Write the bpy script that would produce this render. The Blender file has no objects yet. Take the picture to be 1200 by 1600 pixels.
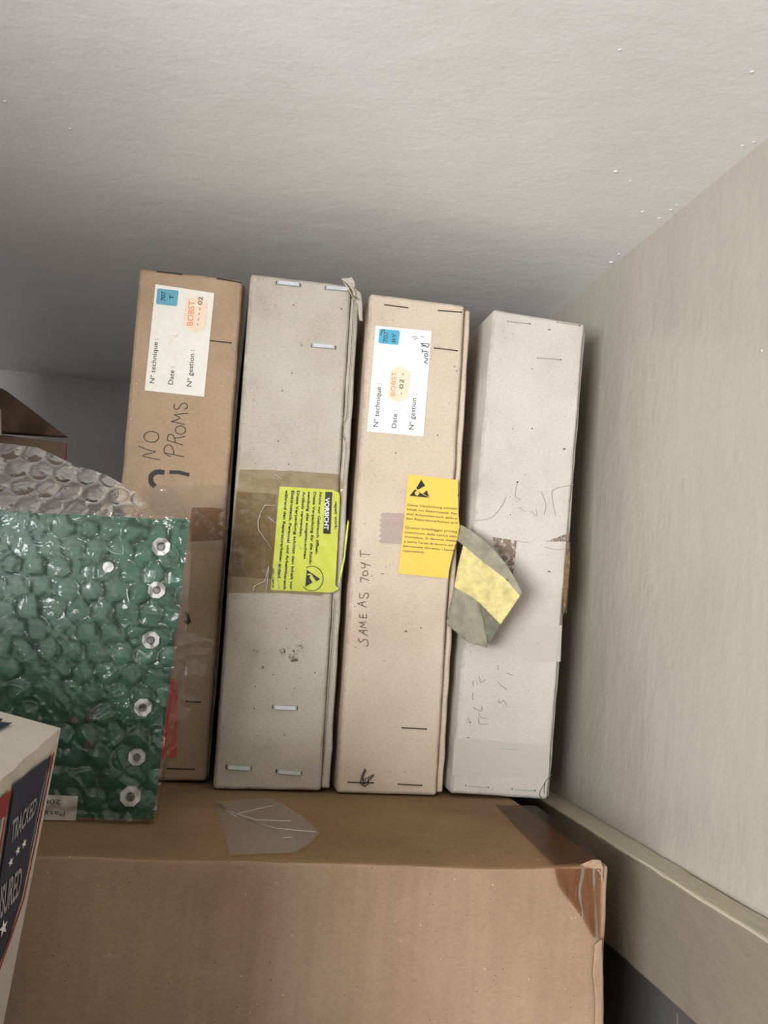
import bpy, bmesh, math, random
from mathutils import Vector, Matrix, noise
from mathutils.geometry import delaunay_2d_cdt
random.seed(7)
C = bpy.context.scene.collection
scn = bpy.context.scene

# ------------------------------------------------------------------ camera
F = 1400.0
ZC = 0.40                                   # eye height above the surface the big carton stands on
CAM = Vector((0, 0, ZC))
yc = Vector((-261 / F, -126 / F, -1)).normalized()
k_ = F / 144.27
zc = Vector((.07 * k_, k_, -1)).normalized()
xc = yc.cross(zc)
R3 = Matrix((xc, yc, zc))
cam_d = bpy.data.cameras.new('camera'); cam = bpy.data.objects.new('camera', cam_d); C.objects.link(cam)
cam.matrix_world = Matrix.Translation(CAM) @ R3.to_4x4()
cam_d.sensor_fit = 'VERTICAL'; cam_d.sensor_height = 36; cam_d.lens = 36 * F / 1600; cam_d.clip_start = .01
scn.camera = cam

# ------------------------------------------------------------------ light
scn.view_settings.view_transform = 'Standard'; scn.view_settings.look = 'None'
scn.view_settings.exposure = 0.0; scn.view_settings.gamma = 1.0; scn.view_settings.use_curve_mapping = False
w = bpy.data.worlds.new('room_light'); scn.world = w; w.use_nodes = True
w.node_tree.nodes['Background'].inputs[0].default_value = (1.0, .97, .93, 1)
w.node_tree.nodes['Background'].inputs[1].default_value = 0.07
def area(name, loc, target, sx, sy, power, col):
    l = bpy.data.lights.new(name, 'AREA'); l.shape = 'RECTANGLE'; l.size = sx; l.size_y = sy
    l.energy = power; l.color = col
    o = bpy.data.objects.new(name, l); C.objects.link(o); o.location = loc
    o.rotation_euler = (Vector(target) - Vector(loc)).to_track_quat('-Z', 'Y').to_euler()
    return o
area('window_daylight', (-.63, -.55, ZC - .035), (0.1, .55, ZC), .5, .35, 24.8, (.95, .97, 1))

# ------------------------------------------------------------------ pixel -> ray helpers (used to measure the place)
def ray(u, v): return R3 @ Vector(((u - 600) / F, (800 - v) / F, -1))
def hY(u, v, Y): d = ray(u, v); return CAM + d * (Y / d.y)
class Plane:
    def __init__(s, p, n, root=None):
        s.p = Vector(p); s.n = Vector(n).normalized(); s.root = root
        s.inv = root.matrix_world.inverted() if root else Matrix.Identity(4)
    def hit(s, u, v, off=0.0):              # off: metres lifted out of the face
        d = ray(u, v); t = (s.p + s.n * off - CAM).dot(s.n) / d.dot(s.n)
        return s.inv @ (CAM + d * t)

# ------------------------------------------------------------------ materials
def lin(h):
    h = h.lstrip('#'); r = []
    for i in (0, 2, 4):
        c = int(h[i:i + 2], 16) / 255
        r.append(c / 12.92 if c <= .04045 else ((c + .055) / 1.055) ** 2.4)
    return (*r, 1)
def nt(name):
    m = bpy.data.materials.new(name); m.use_nodes = True
    n = m.node_tree; b = n.nodes['Principled BSDF']
    return m, n, b
def coords(n, scale=(1, 1, 1), rot=(0, 0, 0)):
    t = n.nodes.new('ShaderNodeTexCoord'); mp = n.nodes.new('ShaderNodeMapping')
    mp.inputs['Scale'].default_value = scale; mp.inputs['Rotation'].default_value = rot
    n.links.new(t.outputs['Object'], mp.inputs[0]); return mp.outputs[0]
def tex_noise(n, vec, scale, detail=4, rough=.6):
    t = n.nodes.new('ShaderNodeTexNoise'); t.inputs['Scale'].default_value = scale
    t.inputs['Detail'].default_value = detail; t.inputs['Roughness'].default_value = rough
    n.links.new(vec, t.inputs['Vector']); return t.outputs['Fac']
def ramp(n, fac, stops):
    r = n.nodes.new('ShaderNodeValToRGB'); e = r.color_ramp.elements
    e[0].position, e[0].color = stops[0]; e[1].position, e[1].color = stops[-1]
    for p, c in stops[1:-1]:
        x = e.new(p); x.color = c
    n.links.new(fac, r.inputs[0]); return r.outputs[0]
def mixc(n, fac, a, b, mode='MIX'):
    m = n.nodes.new('ShaderNodeMix'); m.data_type = 'RGBA'; m.blend_type = mode
    for s, v in ((0, fac), (6, a), (7, b)):
        if isinstance(v, (int, float)): m.inputs[s].default_value = v
        elif isinstance(v, tuple): m.inputs[s].default_value = v
        else: n.links.new(v, m.inputs[s])
    return m.outputs[2]
def bump(n, b, h, strength, dist):
    x = n.nodes.new('ShaderNodeBump'); x.inputs['Strength'].default_value = strength; x.inputs['Distance'].default_value = dist
    n.links.new(h, x.inputs['Height']); n.links.new(x.outputs[0], b.inputs['Normal']); return x
def K(v, a=1): return (v, v, v, a)
def specks(n, vec, scale, radius, thresh):
    """sparse flecks: white where a fleck lies"""
    v = n.nodes.new('ShaderNodeTexVoronoi'); v.inputs['Scale'].default_value = scale; n.links.new(vec, v.inputs['Vector'])
    a = n.nodes.new('ShaderNodeMath'); a.operation = 'LESS_THAN'; a.inputs[1].default_value = radius; n.links.new(v.outputs['Distance'], a.inputs[0])
    s = n.nodes.new('ShaderNodeSeparateColor'); n.links.new(v.outputs['Color'], s.inputs[0])
    g = n.nodes.new('ShaderNodeMath'); g.operation = 'GREATER_THAN'; g.inputs[1].default_value = thresh; n.links.new(s.outputs[0], g.inputs[0])
    m = n.nodes.new('ShaderNodeMath'); m.operation = 'MULTIPLY'; n.links.new(a.outputs[0], m.inputs[0]); n.links.new(g.outputs[0], m.inputs[1])
    return m.outputs[0]
def cardboard(name, base, dark, light, mottled=.5, rough=.85, wear=None, streak=False):
    m, n, b = nt(name)
    v = coords(n)
    big = tex_noise(n, v, 14, 5, .6)
    c = ramp(n, big, [(.32, lin(dark)), (.5, lin(base)), (.70, lin(light))])
    fine = tex_noise(n, coords(n, (1, 1, 2.2)), 420, 3, .7)
    c = mixc(n, mottled, c, ramp(n, fine, [(.3, K(.62)), (.5, K(1.0)), (.72, K(1.2))]), 'MULTIPLY')
    v2 = coords(n, (1, 1, 1.7), (0, .5, 0))
    c = mixc(n, specks(n, v2, 380, .13, .93), c, lin('#4a4038'))
    v3 = coords(n, (1.9, 1, 1), (0, -.4, 0))
    c = mixc(n, specks(n, v3, 330, .10, .96), c, lin('#efe8da'))
    if streak:
        st = tex_noise(n, coords(n, (1, 1, .06)), 260, 2, .5)
        c = mixc(n, .25, c, ramp(n, st, [(.35, K(.8)), (.6, K(1.1))]), 'MULTIPLY')
    if wear:
        at = n.nodes.new('ShaderNodeAttribute'); at.attribute_name = 'wear'
        wn = tex_noise(n, v, 90, 5, .7)
        mm = n.nodes.new('ShaderNodeMath'); mm.operation = 'MULTIPLY'
        n.links.new(at.outputs['Fac'], mm.inputs[0]); n.links.new(ramp(n, wn, [(.36, K(.0)), (.7, K(.55))]), mm.inputs[1])
        c = mixc(n, mm.outputs[0], c, lin(wear))
    n.links.new(c, b.inputs['Base Color'])
    b.inputs['Roughness'].default_value = rough; b.inputs['Specular IOR Level'].default_value = .25
    bump(n, b, tex_noise(n, v, 300, 4, .6), .25, .0006)
    return m
def plain(name, col, rough=.6, metal=0, spec=.5, var=.12, scale=200, bmp=0, coat=0):
    m, n, b = nt(name); v = coords(n)
    f = tex_noise(n, v, scale, 3, .6)
    c = mixc(n, 1.0, lin(col), ramp(n, f, [(.3, K(1 - var)), (.7, K(1 + var * .5))]), 'MULTIPLY')
    n.links.new(c, b.inputs['Base Color']); b.inputs['Roughness'].default_value = rough
    b.inputs['Metallic'].default_value = metal; b.inputs['Specular IOR Level'].default_value = spec
    b.inputs['Coat Weight'].default_value = coat
    if bmp: bump(n, b, f, .4, bmp)
    return m
def film(name, tint=(.97, .97, .97, 1), haze=.07, gloss=1.0, rough=.07, bscale=120, bstr=.5, bdist=.002, hazecol=(.85, .85, .85, 1)):
    """thin clear plastic: transparent, a little haze, fresnel gloss, wrinkles"""
    m, n, b = nt(name); out = n.nodes['Material Output']; n.nodes.remove(b)
    tr = n.nodes.new('ShaderNodeBsdfTransparent'); tr.inputs[0].default_value = tint
    df = n.nodes.new('ShaderNodeBsdfDiffuse'); df.inputs[0].default_value = hazecol
    gl = n.nodes.new('ShaderNodeBsdfGlossy'); gl.inputs['Roughness'].default_value = rough
    v = coords(n); f = tex_noise(n, v, bscale, 4, .6)
    bp = n.nodes.new('ShaderNodeBump'); bp.inputs['Strength'].default_value = bstr; bp.inputs['Distance'].default_value = bdist
    n.links.new(f, bp.inputs['Height'])
    for x in (gl, df): n.links.new(bp.outputs[0], x.inputs['Normal'])
    fr = n.nodes.new('ShaderNodeFresnel'); fr.inputs[0].default_value = 1.55; n.links.new(bp.outputs[0], fr.inputs['Normal'])
    mu = n.nodes.new('ShaderNodeMath'); mu.operation = 'MULTIPLY'; mu.use_clamp = True; mu.inputs[1].default_value = gloss * 1.8
    n.links.new(fr.outputs[0], mu.inputs[0])
    m1 = n.nodes.new('ShaderNodeMixShader'); m1.inputs[0].default_value = haze
    n.links.new(tr.outputs[0], m1.inputs[1]); n.links.new(df.outputs[0], m1.inputs[2])
    m2 = n.nodes.new('ShaderNodeMixShader'); n.links.new(mu.outputs[0], m2.inputs[0])
    n.links.new(m1.outputs[0], m2.inputs[1]); n.links.new(gl.outputs[0], m2.inputs[2])
    n.links.new(m2.outputs[0], out.inputs[0]); return m
def scuff(name, col, lo, hi, scale=160, strength=1.0):
    """ragged abraded patch: colour shows only where the noise says so"""
    m, n, b = nt(name); out = n.nodes['Material Output']
    b.inputs['Base Color'].default_value = lin(col); b.inputs['Roughness'].default_value = .95
    tr = n.nodes.new('ShaderNodeBsdfTransparent')
    f = ramp(n, tex_noise(n, coords(n), scale, 5, .75), [(lo, K(0)), (hi, K(strength))])
    mx = n.nodes.new('ShaderNodeMixShader'); n.links.new(f, mx.inputs[0]); n.links.new(tr.outputs[0], mx.inputs[1]); n.links.new(b.outputs[0], mx.inputs[2])
    n.links.new(mx.outputs[0], out.inputs[0]); return m
def paint(name, col, rough, bscale, bstr, bdist, stretch=(1, 1, 1), coat=0, blobs=True, spec=.5, var=.05, lumps=.5):
    m, n, b = nt(name); v = coords(n, stretch)
    f = tex_noise(n, v, bscale, 4, .55); g = tex_noise(n, v, bscale * .22, 3, .5)
    c = mixc(n, 1.0, lin(col), ramp(n, tex_noise(n, coords(n), 5, 4, .6), [(.3, K(1 - var)), (.7, K(1 + var))]), 'MULTIPLY')
    n.links.new(c, b.inputs['Base Color']); b.inputs['Roughness'].default_value = rough; b.inputs['Coat Weight'].default_value = coat
    b.inputs['Coat Roughness'].default_value = .25; b.inputs['Specular IOR Level'].default_value = spec
    a = n.nodes.new('ShaderNodeMath'); a.operation = 'MULTIPLY_ADD'; a.inputs[1].default_value = 2.5
    n.links.new(g, a.inputs[0]); n.links.new(f, a.inputs[2]); h = a.outputs[0]
    if blobs:
        vo = n.nodes.new('ShaderNodeTexVoronoi'); vo.feature = 'SMOOTH_F1'; vo.inputs['Scale'].default_value = 26; n.links.new(coords(n), vo.inputs[0])
        s = ramp(n, vo.outputs['Distance'], [(.0, K(1)), (.12, K(0))])
        q = n.nodes.new('ShaderNodeMath'); q.operation = 'MULTIPLY_ADD'; q.inputs[1].default_value = lumps
        n.links.new(s, q.inputs[0]); n.links.new(h, q.inputs[2]); h = q.outputs[0]
    bump(n, b, h, bstr, bdist); return m

M = dict(
    ceiling=paint('white_ceiling_paint', '#eceae8', .42, 170, .22, .0008, (1, 1.35, 1)),
    back=paint('pale_wall_paint', '#e6e6e6', .5, 150, .35, .001),
    wall=paint('beige_gloss_wall_paint', '#a6a093', .30, 70, .5, .0013, (1, 1.3, .6)),
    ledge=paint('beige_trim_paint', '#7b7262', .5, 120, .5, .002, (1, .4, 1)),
    ledge_top=paint('worn_lit_beige_ledge', '#b3ab95', .6, 160, .5, .0015, (1, .4, 1), var=.15),  # scuffed paint, lightened further to paint in light falling on the ledge
    dark=paint('dark_grey_panel', '#57524f', .6, 200, .4, .001, lumps=.2),
    floor=plain('grey_board', '#6b6560', .8),
    kraft1=cardboard('brown_cardboard', '#a88f75', '#9a836a', '#b19a80', .35, wear='#6d5c4a'),
    grey2=cardboard('grey_cardboard', '#b3aa9b', '#a49a8a', '#bdb5a7', .4, wear='#6f675b'),
    kraft3=cardboard('pinkish_cardboard', '#c8b6a2', '#bdab97', '#cebeab', .35, wear='#7d6f5f'),
    grey4=cardboard('pale_grey_cardboard', '#c2bab0', '#b5aca2', '#c9c2b9', .3, wear='#7c746b'),
    carton=cardboard('carton_cardboard', '#9b816a', '#917760', '#a38972', .3, streak=True),
    carton_top=cardboard('shaded_carton_top', '#85694c', '#7b6145', '#8f7354', .3),  # darker than the sides: shade on the top is painted into the colour
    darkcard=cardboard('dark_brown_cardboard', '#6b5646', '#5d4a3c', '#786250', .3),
    edgecard=plain('torn_cardboard_edge', '#8c8173', .95, var=.5, scale=500, bmp=.002),
    tornbrown=plain('torn_brown_fibres', '#7d6242', .95, var=.5, scale=400, bmp=.002),
    label=plain('white_label_paper', '#e9e7e3', .55, var=.04),
    label_old=plain('off_white_label_paper', '#e4dfd3', .6, var=.05),
    yellow=plain('yellow_label_paper', '#e2c055', .5, var=.05),
    lime=plain('yellow_green_label', '#c9d04a', .4, var=.08, scale=60),
    blue=plain('blue_sticker', '#4fa6c4', .5, var=.05),
    blue1=plain('dull_blue_sticker', '#5b9db0', .55, var=.05),
    peach=plain('peach_sticker', '#ecd3b8', .6, var=.05),
    ink=plain('black_ink', '#1d1b1a', .6, var=.0),
    softink=plain('grey_ink', '#4d443d', .8, var=.0),
    faint=plain('faded_pencil', '#958d84', .9, var=.0),
    redink=plain('faded_red_ink', '#d98d72', .7, var=0),
    white=plain('white_print', '#efece6', .6, var=0),
    red=plain('red_sticker', '#c8402c', .55, var=.05),
    staple_dark=plain('dark_steel_staple', '#3b3634', .45, .7, var=.2),
    staple_silver=plain('bright_steel_staple', '#d6d9dd', .5, .9, var=.1),
    hole=plain('staple_hole', '#221d19', .95),
    navy=plain('navy_print', '#1c2740', .6, var=.08),
    mailred=plain('red_print', '#8e2a2c', .6, var=.05),
    mail=cardboard('white_carton', '#c6beb1', '#bdb4a6', '#cdc5b9', .15),
    silver=plain('pale_grey_print', '#a3a2a4', .6, var=.1),
    pcb=None,
    nut=plain('nickel_washer', '#f0edea', .4, .1, var=.1, bmp=.001),
    screw=plain('steel_screw', '#8f8a88', .3, .9, var=.2),
    wrap=film('bubble_wrap_film', (.90, .89, .88, 1), .02, .5, .05, 320, .45, .0010, (.72, .70, .68, 1)),
    tape=film('brownish_packing_tape', (.82, .75, .63, 1), .0, .2, .3, 60, .3, .0006),
    tape_over=film('clear_packing_tape', (.985, .985, .97, 1), .0, .8, .12, 60, .35, .0008),
    tape_clear=film('clear_tape', (.93, .92, .90, 1), .03, .35, .16, 60, .3, .0007),
    crinkle_glint=film('tape_fold_painted_glint', (.9, .9, .9, 1), .6, 1.5, .2, 60, .3, .0006, (.9, .9, .88, 1)),  # raised tape folds, whitened so the colour stands in for highlights
    tape_top=film('dusty_clear_tape', (.90, .87, .82, 1), .05, .16, .3, 60, .3, .0006),
    tape_brown_top=film('dull_brown_tape', (.50, .36, .22, 1), .02, .05, .3, 60, .3, .0008, (.5, .36, .22, 1)),  # darker and less glossy than the front part of the tape
    tape_brown=film('brown_packing_tape', (.62, .42, .24, 1), .03, 1.0, .10, 60, .3, .0005, (.5, .36, .22, 1)),
    tape_pink=film('old_sticky_tape', (.82, .74, .73, 1), .16, .8, .22, 120, .5, .002),
    flapgrey=plain('dusty_tape_back', '#8b8672', .8, var=.35, scale=120, bmp=.001),
    flapdark=plain('dusty_tape_fold', '#6f6b5c', .8, var=.3, scale=120, bmp=.001),
    flapyellow=plain('dusty_yellow_band', '#cbbb7d', .8, var=.3, scale=170, bmp=.001),
    scuff_brown=scuff('brown_scuff', '#82705f', .42, .52, 260),
    scuff_dark=scuff('dark_stain', '#5e574e', .50, .62, 240),
    scuff_soft=scuff('soft_grime', '#9b9183', .40, .85, 90, .7),
    scuff_pale=scuff('pale_patch', '#d2cac0', .1, .4, 120, .6),
    glue=scuff('brown_glue_stain', '#80582f', .34, .55, 110, .9),
    adhesive=scuff('aged_adhesive', '#9c8763', .25, .62, 40, .75),
)
def pcb_mat():
    m, n, b = nt('green_circuit_board'); v = coords(n)
    c = ramp(n, tex_noise(n, v, 30, 3, .5), [(.3, lin('#164e34')), (.7, lin('#1e5d3e'))])
    vo = n.nodes.new('ShaderNodeTexBrick'); vo.inputs['Scale'].default_value = 90
    n.links.new(coords(n, (1, 1, 1), (math.pi / 2, 0, 0)), vo.inputs[0])
    c = mixc(n, ramp(n, vo.outputs['Fac'], [(.4, K(0)), (.6, K(.35))]), c, lin('#38765a'))
    n.links.new(c, b.inputs['Base Color']); b.inputs['Roughness'].default_value = .4
    return m
M['pcb'] = pcb_mat()

# ------------------------------------------------------------------ mesh helpers
def link(name, bm, mats, parent=None, smooth=False, wear=None):
    me = bpy.data.meshes.new(name)
    bm.normal_update(); bm.to_mesh(me); bm.free()
    for m in (mats if isinstance(mats, (list, tuple)) else [mats]): me.materials.append(M[m])
    if smooth:
        for p in me.polygons: p.use_smooth = True
    if wear is not None:
        a = me.attributes.new('wear', 'FLOAT', 'POINT')
        for i, x in enumerate(wear): a.data[i].value = x
    o = bpy.data.objects.new(name, me); C.objects.link(o)
    if parent: o.parent = parent
    return o
def link_each(name, bm, mat, parent):
    """every loose fleck as a part of its own"""
    todo = set(bm.faces)
    while todo:
        f = todo.pop(); isl = {f}; st = [f]
        while st:
            for e in st.pop().edges:
                for g in e.link_faces:
                    if g in todo: todo.discard(g); isl.add(g); st.append(g)
        b = bmesh.new(); mp = {}
        for g in isl:
            for v in g.verts:
                if v not in mp: mp[v] = b.verts.new(v.co)
        for g in isl: b.faces.new([mp[v] for v in g.verts])
        link(name, b, mat, parent)
    bm.free()
def thing(name, label, cat, loc=(0, 0, 0), rot=(0, 0, 0), group=None):
    o = bpy.data.objects.new(name, None); C.objects.link(o); o.empty_display_size = .02
    o.location = loc; o.rotation_euler = rot; o['label'] = label; o['category'] = cat
    if group: o['group'] = group
    o.matrix_world = Matrix.LocRotScale(Vector(loc), Vector(rot) and __import__('mathutils').Euler(rot), Vector((1, 1, 1)))
    return o
def struct(name, bm, mat):
    o = link(name, bm, mat); o['kind'] = 'structure'; return o
def axis(a, b, r, step):
    n = max(2, int((b - a - 2 * r) / step) + 1)
    return [a, a + .3 * r, a + .7 * r] + [a + r + (b - a - 2 * r) * i / n for i in range(n + 1)] + [b - .7 * r, b - .3 * r, b]
def gridbox(x0, x1, y0, y1, z0, z1, r=.002, step=.006, ystep=.05, amp=0., seed=0, fn=None):
    """rounded box with a dense skin; returns bmesh and per-vertex edge wear"""
    X, Y, Z = axis(x0, x1, r, step), axis(y0, y1, r, ystep), axis(z0, z1, r, step)
    bm = bmesh.new(); vd = {}; wear = []
    def V(i, j, k):
        if (i, j, k) in vd: return vd[i, j, k]
        p = Vector((X[i], Y[j], Z[k]))
        q = Vector((min(max(p.x, x0 + r), x1 - r), min(max(p.y, y0 + r), y1 - r), min(max(p.z, z0 + r), z1 - r)))
        d = p - q
        near = sum(1 for t in d if abs(t) > 1e-9)
        if d.length > 0: p = q + d.normalized() * r
        if amp: p += Vector((noise.noise(p * 60 + Vector((seed, 0, 0))), noise.noise(p * 55 + Vector((0, seed, 0))), noise.noise(p * 60 + Vector((0, 0, seed))))) * amp * (1.6 if near > 1 else .5)
        if fn: p = fn(p)
        vd[i, j, k] = bm.verts.new(p); wear.append(1.0 if near > 1 else 0.0); return vd[i, j, k]
    nx, ny, nz = len(X) - 1, len(Y) - 1, len(Z) - 1
    for i in range(nx):
        for k in range(nz):
            bm.faces.new((V(i, 0, k), V(i + 1, 0, k), V(i + 1, 0, k + 1), V(i, 0, k + 1)))
            bm.faces.new((V(i, ny, k), V(i, ny, k + 1), V(i + 1, ny, k + 1), V(i + 1, ny, k)))
    for j in range(ny):
        for k in range(nz):
            bm.faces.new((V(0, j, k), V(0, j, k + 1), V(0, j + 1, k + 1), V(0, j + 1, k)))
            bm.faces.new((V(nx, j, k), V(nx, j + 1, k), V(nx, j + 1, k + 1), V(nx, j, k + 1)))
    for i in range(nx):
        for j in range(ny):
            bm.faces.new((V(i, j, 0), V(i, j + 1, 0), V(i + 1, j + 1, 0), V(i + 1, j, 0)))
            bm.faces.new((V(i, j, nz), V(i + 1, j, nz), V(i + 1, j + 1, nz), V(i, j + 1, nz)))
    return bm, wear
def slab(x0, x1, y0, y1, z0, z1):
    bm = bmesh.new(); bmesh.ops.create_cube(bm, size=1)
    for v in bm.verts:
        v.co = Vector(((x0 + x1) / 2 + v.co.x * (x1 - x0), (y0 + y1) / 2 + v.co.y * (y1 - y0), (z0 + z1) / 2 + v.co.z * (z1 - z0)))
    return bm
def add_poly(bm, pl, pts, off, mi=0, spacing=None, fn=None, depthfn=None):
    """fill a pixel-measured outline on a face; spacing adds interior points; returns verts"""
    vs = [Vector(p) for p in pts]; n = len(vs)
    ed = [(i, (i + 1) % n) for i in range(n)]
    if spacing:
        # subdivide the outline too
        nv = []
        for i in range(n):
            a, b = vs[i], vs[(i + 1) % n]; m = max(1, int((b - a).length / spacing))
            nv += [a.lerp(b, t / m) for t in range(m)]
        vs = nv; n = len(vs); ed = [(i, (i + 1) % n) for i in range(n)]
        x0, x1 = min(p.x for p in vs), max(p.x for p in vs); y0, y1 = min(p.y for p in vs), max(p.y for p in vs)
        y = y0 + spacing * .5
        while y < y1:
            x = x0 + spacing * .5
            while x < x1:
                vs.append(Vector((x + random.uniform(-.1, .1) * spacing, y + random.uniform(-.1, .1) * spacing))); x += spacing
            y += spacing
    r = delaunay_2d_cdt(vs, ed, [], 1, 1e-6)
    out = []
    for p in r[0]:
        if depthfn:
            co = pl.inv @ hY(p.x, p.y, depthfn(p.x, p.y))
        else: co = pl.hit(p.x, p.y, off + (fn(p.x, p.y) if fn else 0))
        out.append(bm.verts.new(co))
    for f in r[2]:
        try:
            x = bm.faces.new([out[i] for i in f]); x.material_index = mi
            x.normal_update()
        except ValueError: pass
    for v in out:
        if not v.link_faces: bm.verts.remove(v)
    return out
def add_stroke(bm, pl, pts, wpx, off, mi=0, taper=True):
    """pen stroke of given pixel width through pixel points"""
    P = [Vector(p) for p in pts]
    if len(P) > 2:                                   # Catmull-Rom smoothing
        Q = []
        for i in range(len(P) - 1):
            p0, p1, p2, p3 = P[max(0, i - 1)], P[i], P[i + 1], P[min(len(P) - 1, i + 2)]
            for s in range(5):
                t = s / 5
                Q.append(.5 * ((2 * p1) + (p2 - p0) * t + (2 * p0 - 5 * p1 + 4 * p2 - p3) * t * t + (3 * p1 - p0 - 3 * p2 + p3) * t ** 3))
        Q.append(P[-1]); P = Q
    L = []; 
    for i, p in enumerate(P):
        d = (P[min(i + 1, len(P) - 1)] - P[max(0, i - 1)])
        if d.length < 1e-6: d = Vector((1, 0))
        d.normalize(); nn = Vector((-d.y, d.x)) * wpx * .5
        L.append((bm.verts.new(pl.hit(*(p + nn), off)), bm.verts.new(pl.hit(*(p - nn), off))))
    for a, b in zip(L, L[1:]):
        f = bm.faces.new((a[0], b[0], b[1], a[1])); f.material_index = mi
def ell(cx, cy, rx, ry, a0=0, a1=360, n=14):
    return [(cx + rx * math.cos(math.radians(a0 + (a1 - a0) * i / n)), cy + ry * math.sin(math.radians(a0 + (a1 - a0) * i / n))) for i in range(n + 1)]
def text_mesh(s, bold=0.0):
    cu = bpy.data.curves.new('lettering', 'FONT'); cu.body = s; cu.size = 1; cu.offset = bold; cu.resolution_u = 3
    o = bpy.data.objects.new('lettering', cu); C.objects.link(o)
    dg = bpy.context.evaluated_depsgraph_get(); dg.update()
    me = o.evaluated_get(dg).to_mesh()
    vs = [v.co.copy() for v in me.vertices]; fs = [list(p.vertices) for p in me.polygons]
    o.evaluated_get(dg).to_mesh_clear(); bpy.data.objects.remove(o); bpy.data.curves.remove(cu)
    return vs, fs
def add_text_quad(bm, pl, s, BL, BR, TR, TL, off, mi=0, bold=0.0):
    """TL/TR at cap height (0.7 em); stretched to fill the quad"""
    vs, fs = text_mesh(s, bold)
    if not vs: return
    x0, x1 = min(v.x for v in vs), max(v.x for v in vs)
    BL, BR, TR, TL = map(Vector, (BL, BR, TR, TL)); out = []
    for v in vs:
        a = (v.x - x0) / (x1 - x0); b = v.y / .7
        p = (BL * (1 - a) + BR * a) * (1 - b) + (TL * (1 - a) + TR * a) * b
        out.append(bm.verts.new(pl.hit(p.x, p.y, off)))
    for f in fs:
        try: x = bm.faces.new([out[i] for i in f]); x.material_index = mi
        except ValueError: pass
def add_text(bm, pl, s, p0, p1, cap, off, mi=0, bold=0.0):
    p0, p1 = Vector(p0), Vector(p1); d = (p1 - p0).normalized(); up = Vector((d.y, -d.x)) * cap
    add_text_quad(bm, pl, s, p0, p1, p1 + up, p0 + up, off, mi, bold)
def rounded(q, r, n=4):
    """round the corners of a pixel quad"""
    out = []; q = [Vector(p) for p in q]
    for i in range(len(q)):
        a, b, c = q[i - 1], q[i], q[(i + 1) % len(q)]
        s, e = b + (a - b).normalized() * r, b + (c - b).normalized() * r
        for t in range(n + 1):
            t /= n; out.append(tuple((1 - t) ** 2 * s + 2 * t * (1 - t) * b + t * t * e))
    return out
def wire(bm, pts, rad, seg=6, mi=0):
    """round wire through 3-D points"""
    rings = []
    for i, p in enumerate(pts):
        p = Vector(p); d = (Vector(pts[min(i + 1, len(pts) - 1)]) - Vector(pts[max(0, i - 1)])).normalized()
        a = d.orthogonal().normalized(); b = d.cross(a)
        if rings:                                   # keep the frame steady
            a = (pa - d * pa.dot(d)).normalized(); b = d.cross(a)
        pa = a
        rings.append([bm.verts.new(p + (a * math.cos(t * 2 * math.pi / seg) + b * math.sin(t * 2 * math.pi / seg)) * rad) for t in range(seg)])
    for r0, r1 in zip(rings, rings[1:]):
        for t in range(seg):
            f = bm.faces.new((r0[t], r0[(t + 1) % seg], r1[(t + 1) % seg], r1[t])); f.material_index = mi
    bm.faces.new(rings[0][::-1]); bm.faces.new(rings[-1])
def staple(pl, root, p0, p1, wide=False, mat='staple_dark', rad=.00035, name='staple'):
    """crown lying on the face with legs driven into the board"""
    bm = bmesh.new(); a = pl.hit(*p0, 0); b = pl.hit(*p1, 0); d = (b - a).normalized()
    loc_n = (pl.inv.to_3x3() @ pl.n).normalized(); up = d.cross(loc_n).normalized()
    if wide:
        hw, th = .0013, .0007
        prof = [(0, -.0015), (0, .0010), (.0006, .0018), (1, .0018), (1, .0010), (1, -.0015)]
        L = (b - a).length
        path = [a - loc_n * .0015, a + loc_n * .0008, a + d * .0007 + loc_n * .0014, b - d * .0007 + loc_n * .0014, b + loc_n * .0008, b - loc_n * .0015]
        rings = []
        for i, p in enumerate(path):
            t = (path[min(i + 1, 5)] - path[max(0, i - 1)]).normalized(); nn = up.cross(t).normalized()
            rings.append([bm.verts.new(p + up * sx * hw + nn * sn * th * .5) for sx, sn in ((-1, -1), (-.8, 1), (.8, 1), (1, -1))])
        for r0, r1 in zip(rings, rings[1:]):
            for t in range(4): bm.faces.new((r0[t], r0[(t + 1) % 4], r1[(t + 1) % 4], r1[t]))
        hr = .0016
    else:
        wire(bm, [a - loc_n * .001, a + loc_n * .0002, a + d * .0005 + loc_n * .0004, (a + b) / 2 + loc_n * .0005, b - d * .0005 + loc_n * .0004, b + loc_n * .0002, b - loc_n * .001], rad)
        hr = .0006
    for c in (a - d * .0003, b + d * .0003):         # punched holes
        ring = [bm.verts.new(c + loc_n * .00022 + (d * math.cos(t * math.pi / 4) * (.0006 if wide else .0005) + up * math.sin(t * math.pi / 4) * hr * (.9 if wide else .9))) for t in range(8)]
        f = bm.faces.new(ring); f.material_index = 1
    return link(name, bm, [mat, 'hole'], root)

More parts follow.
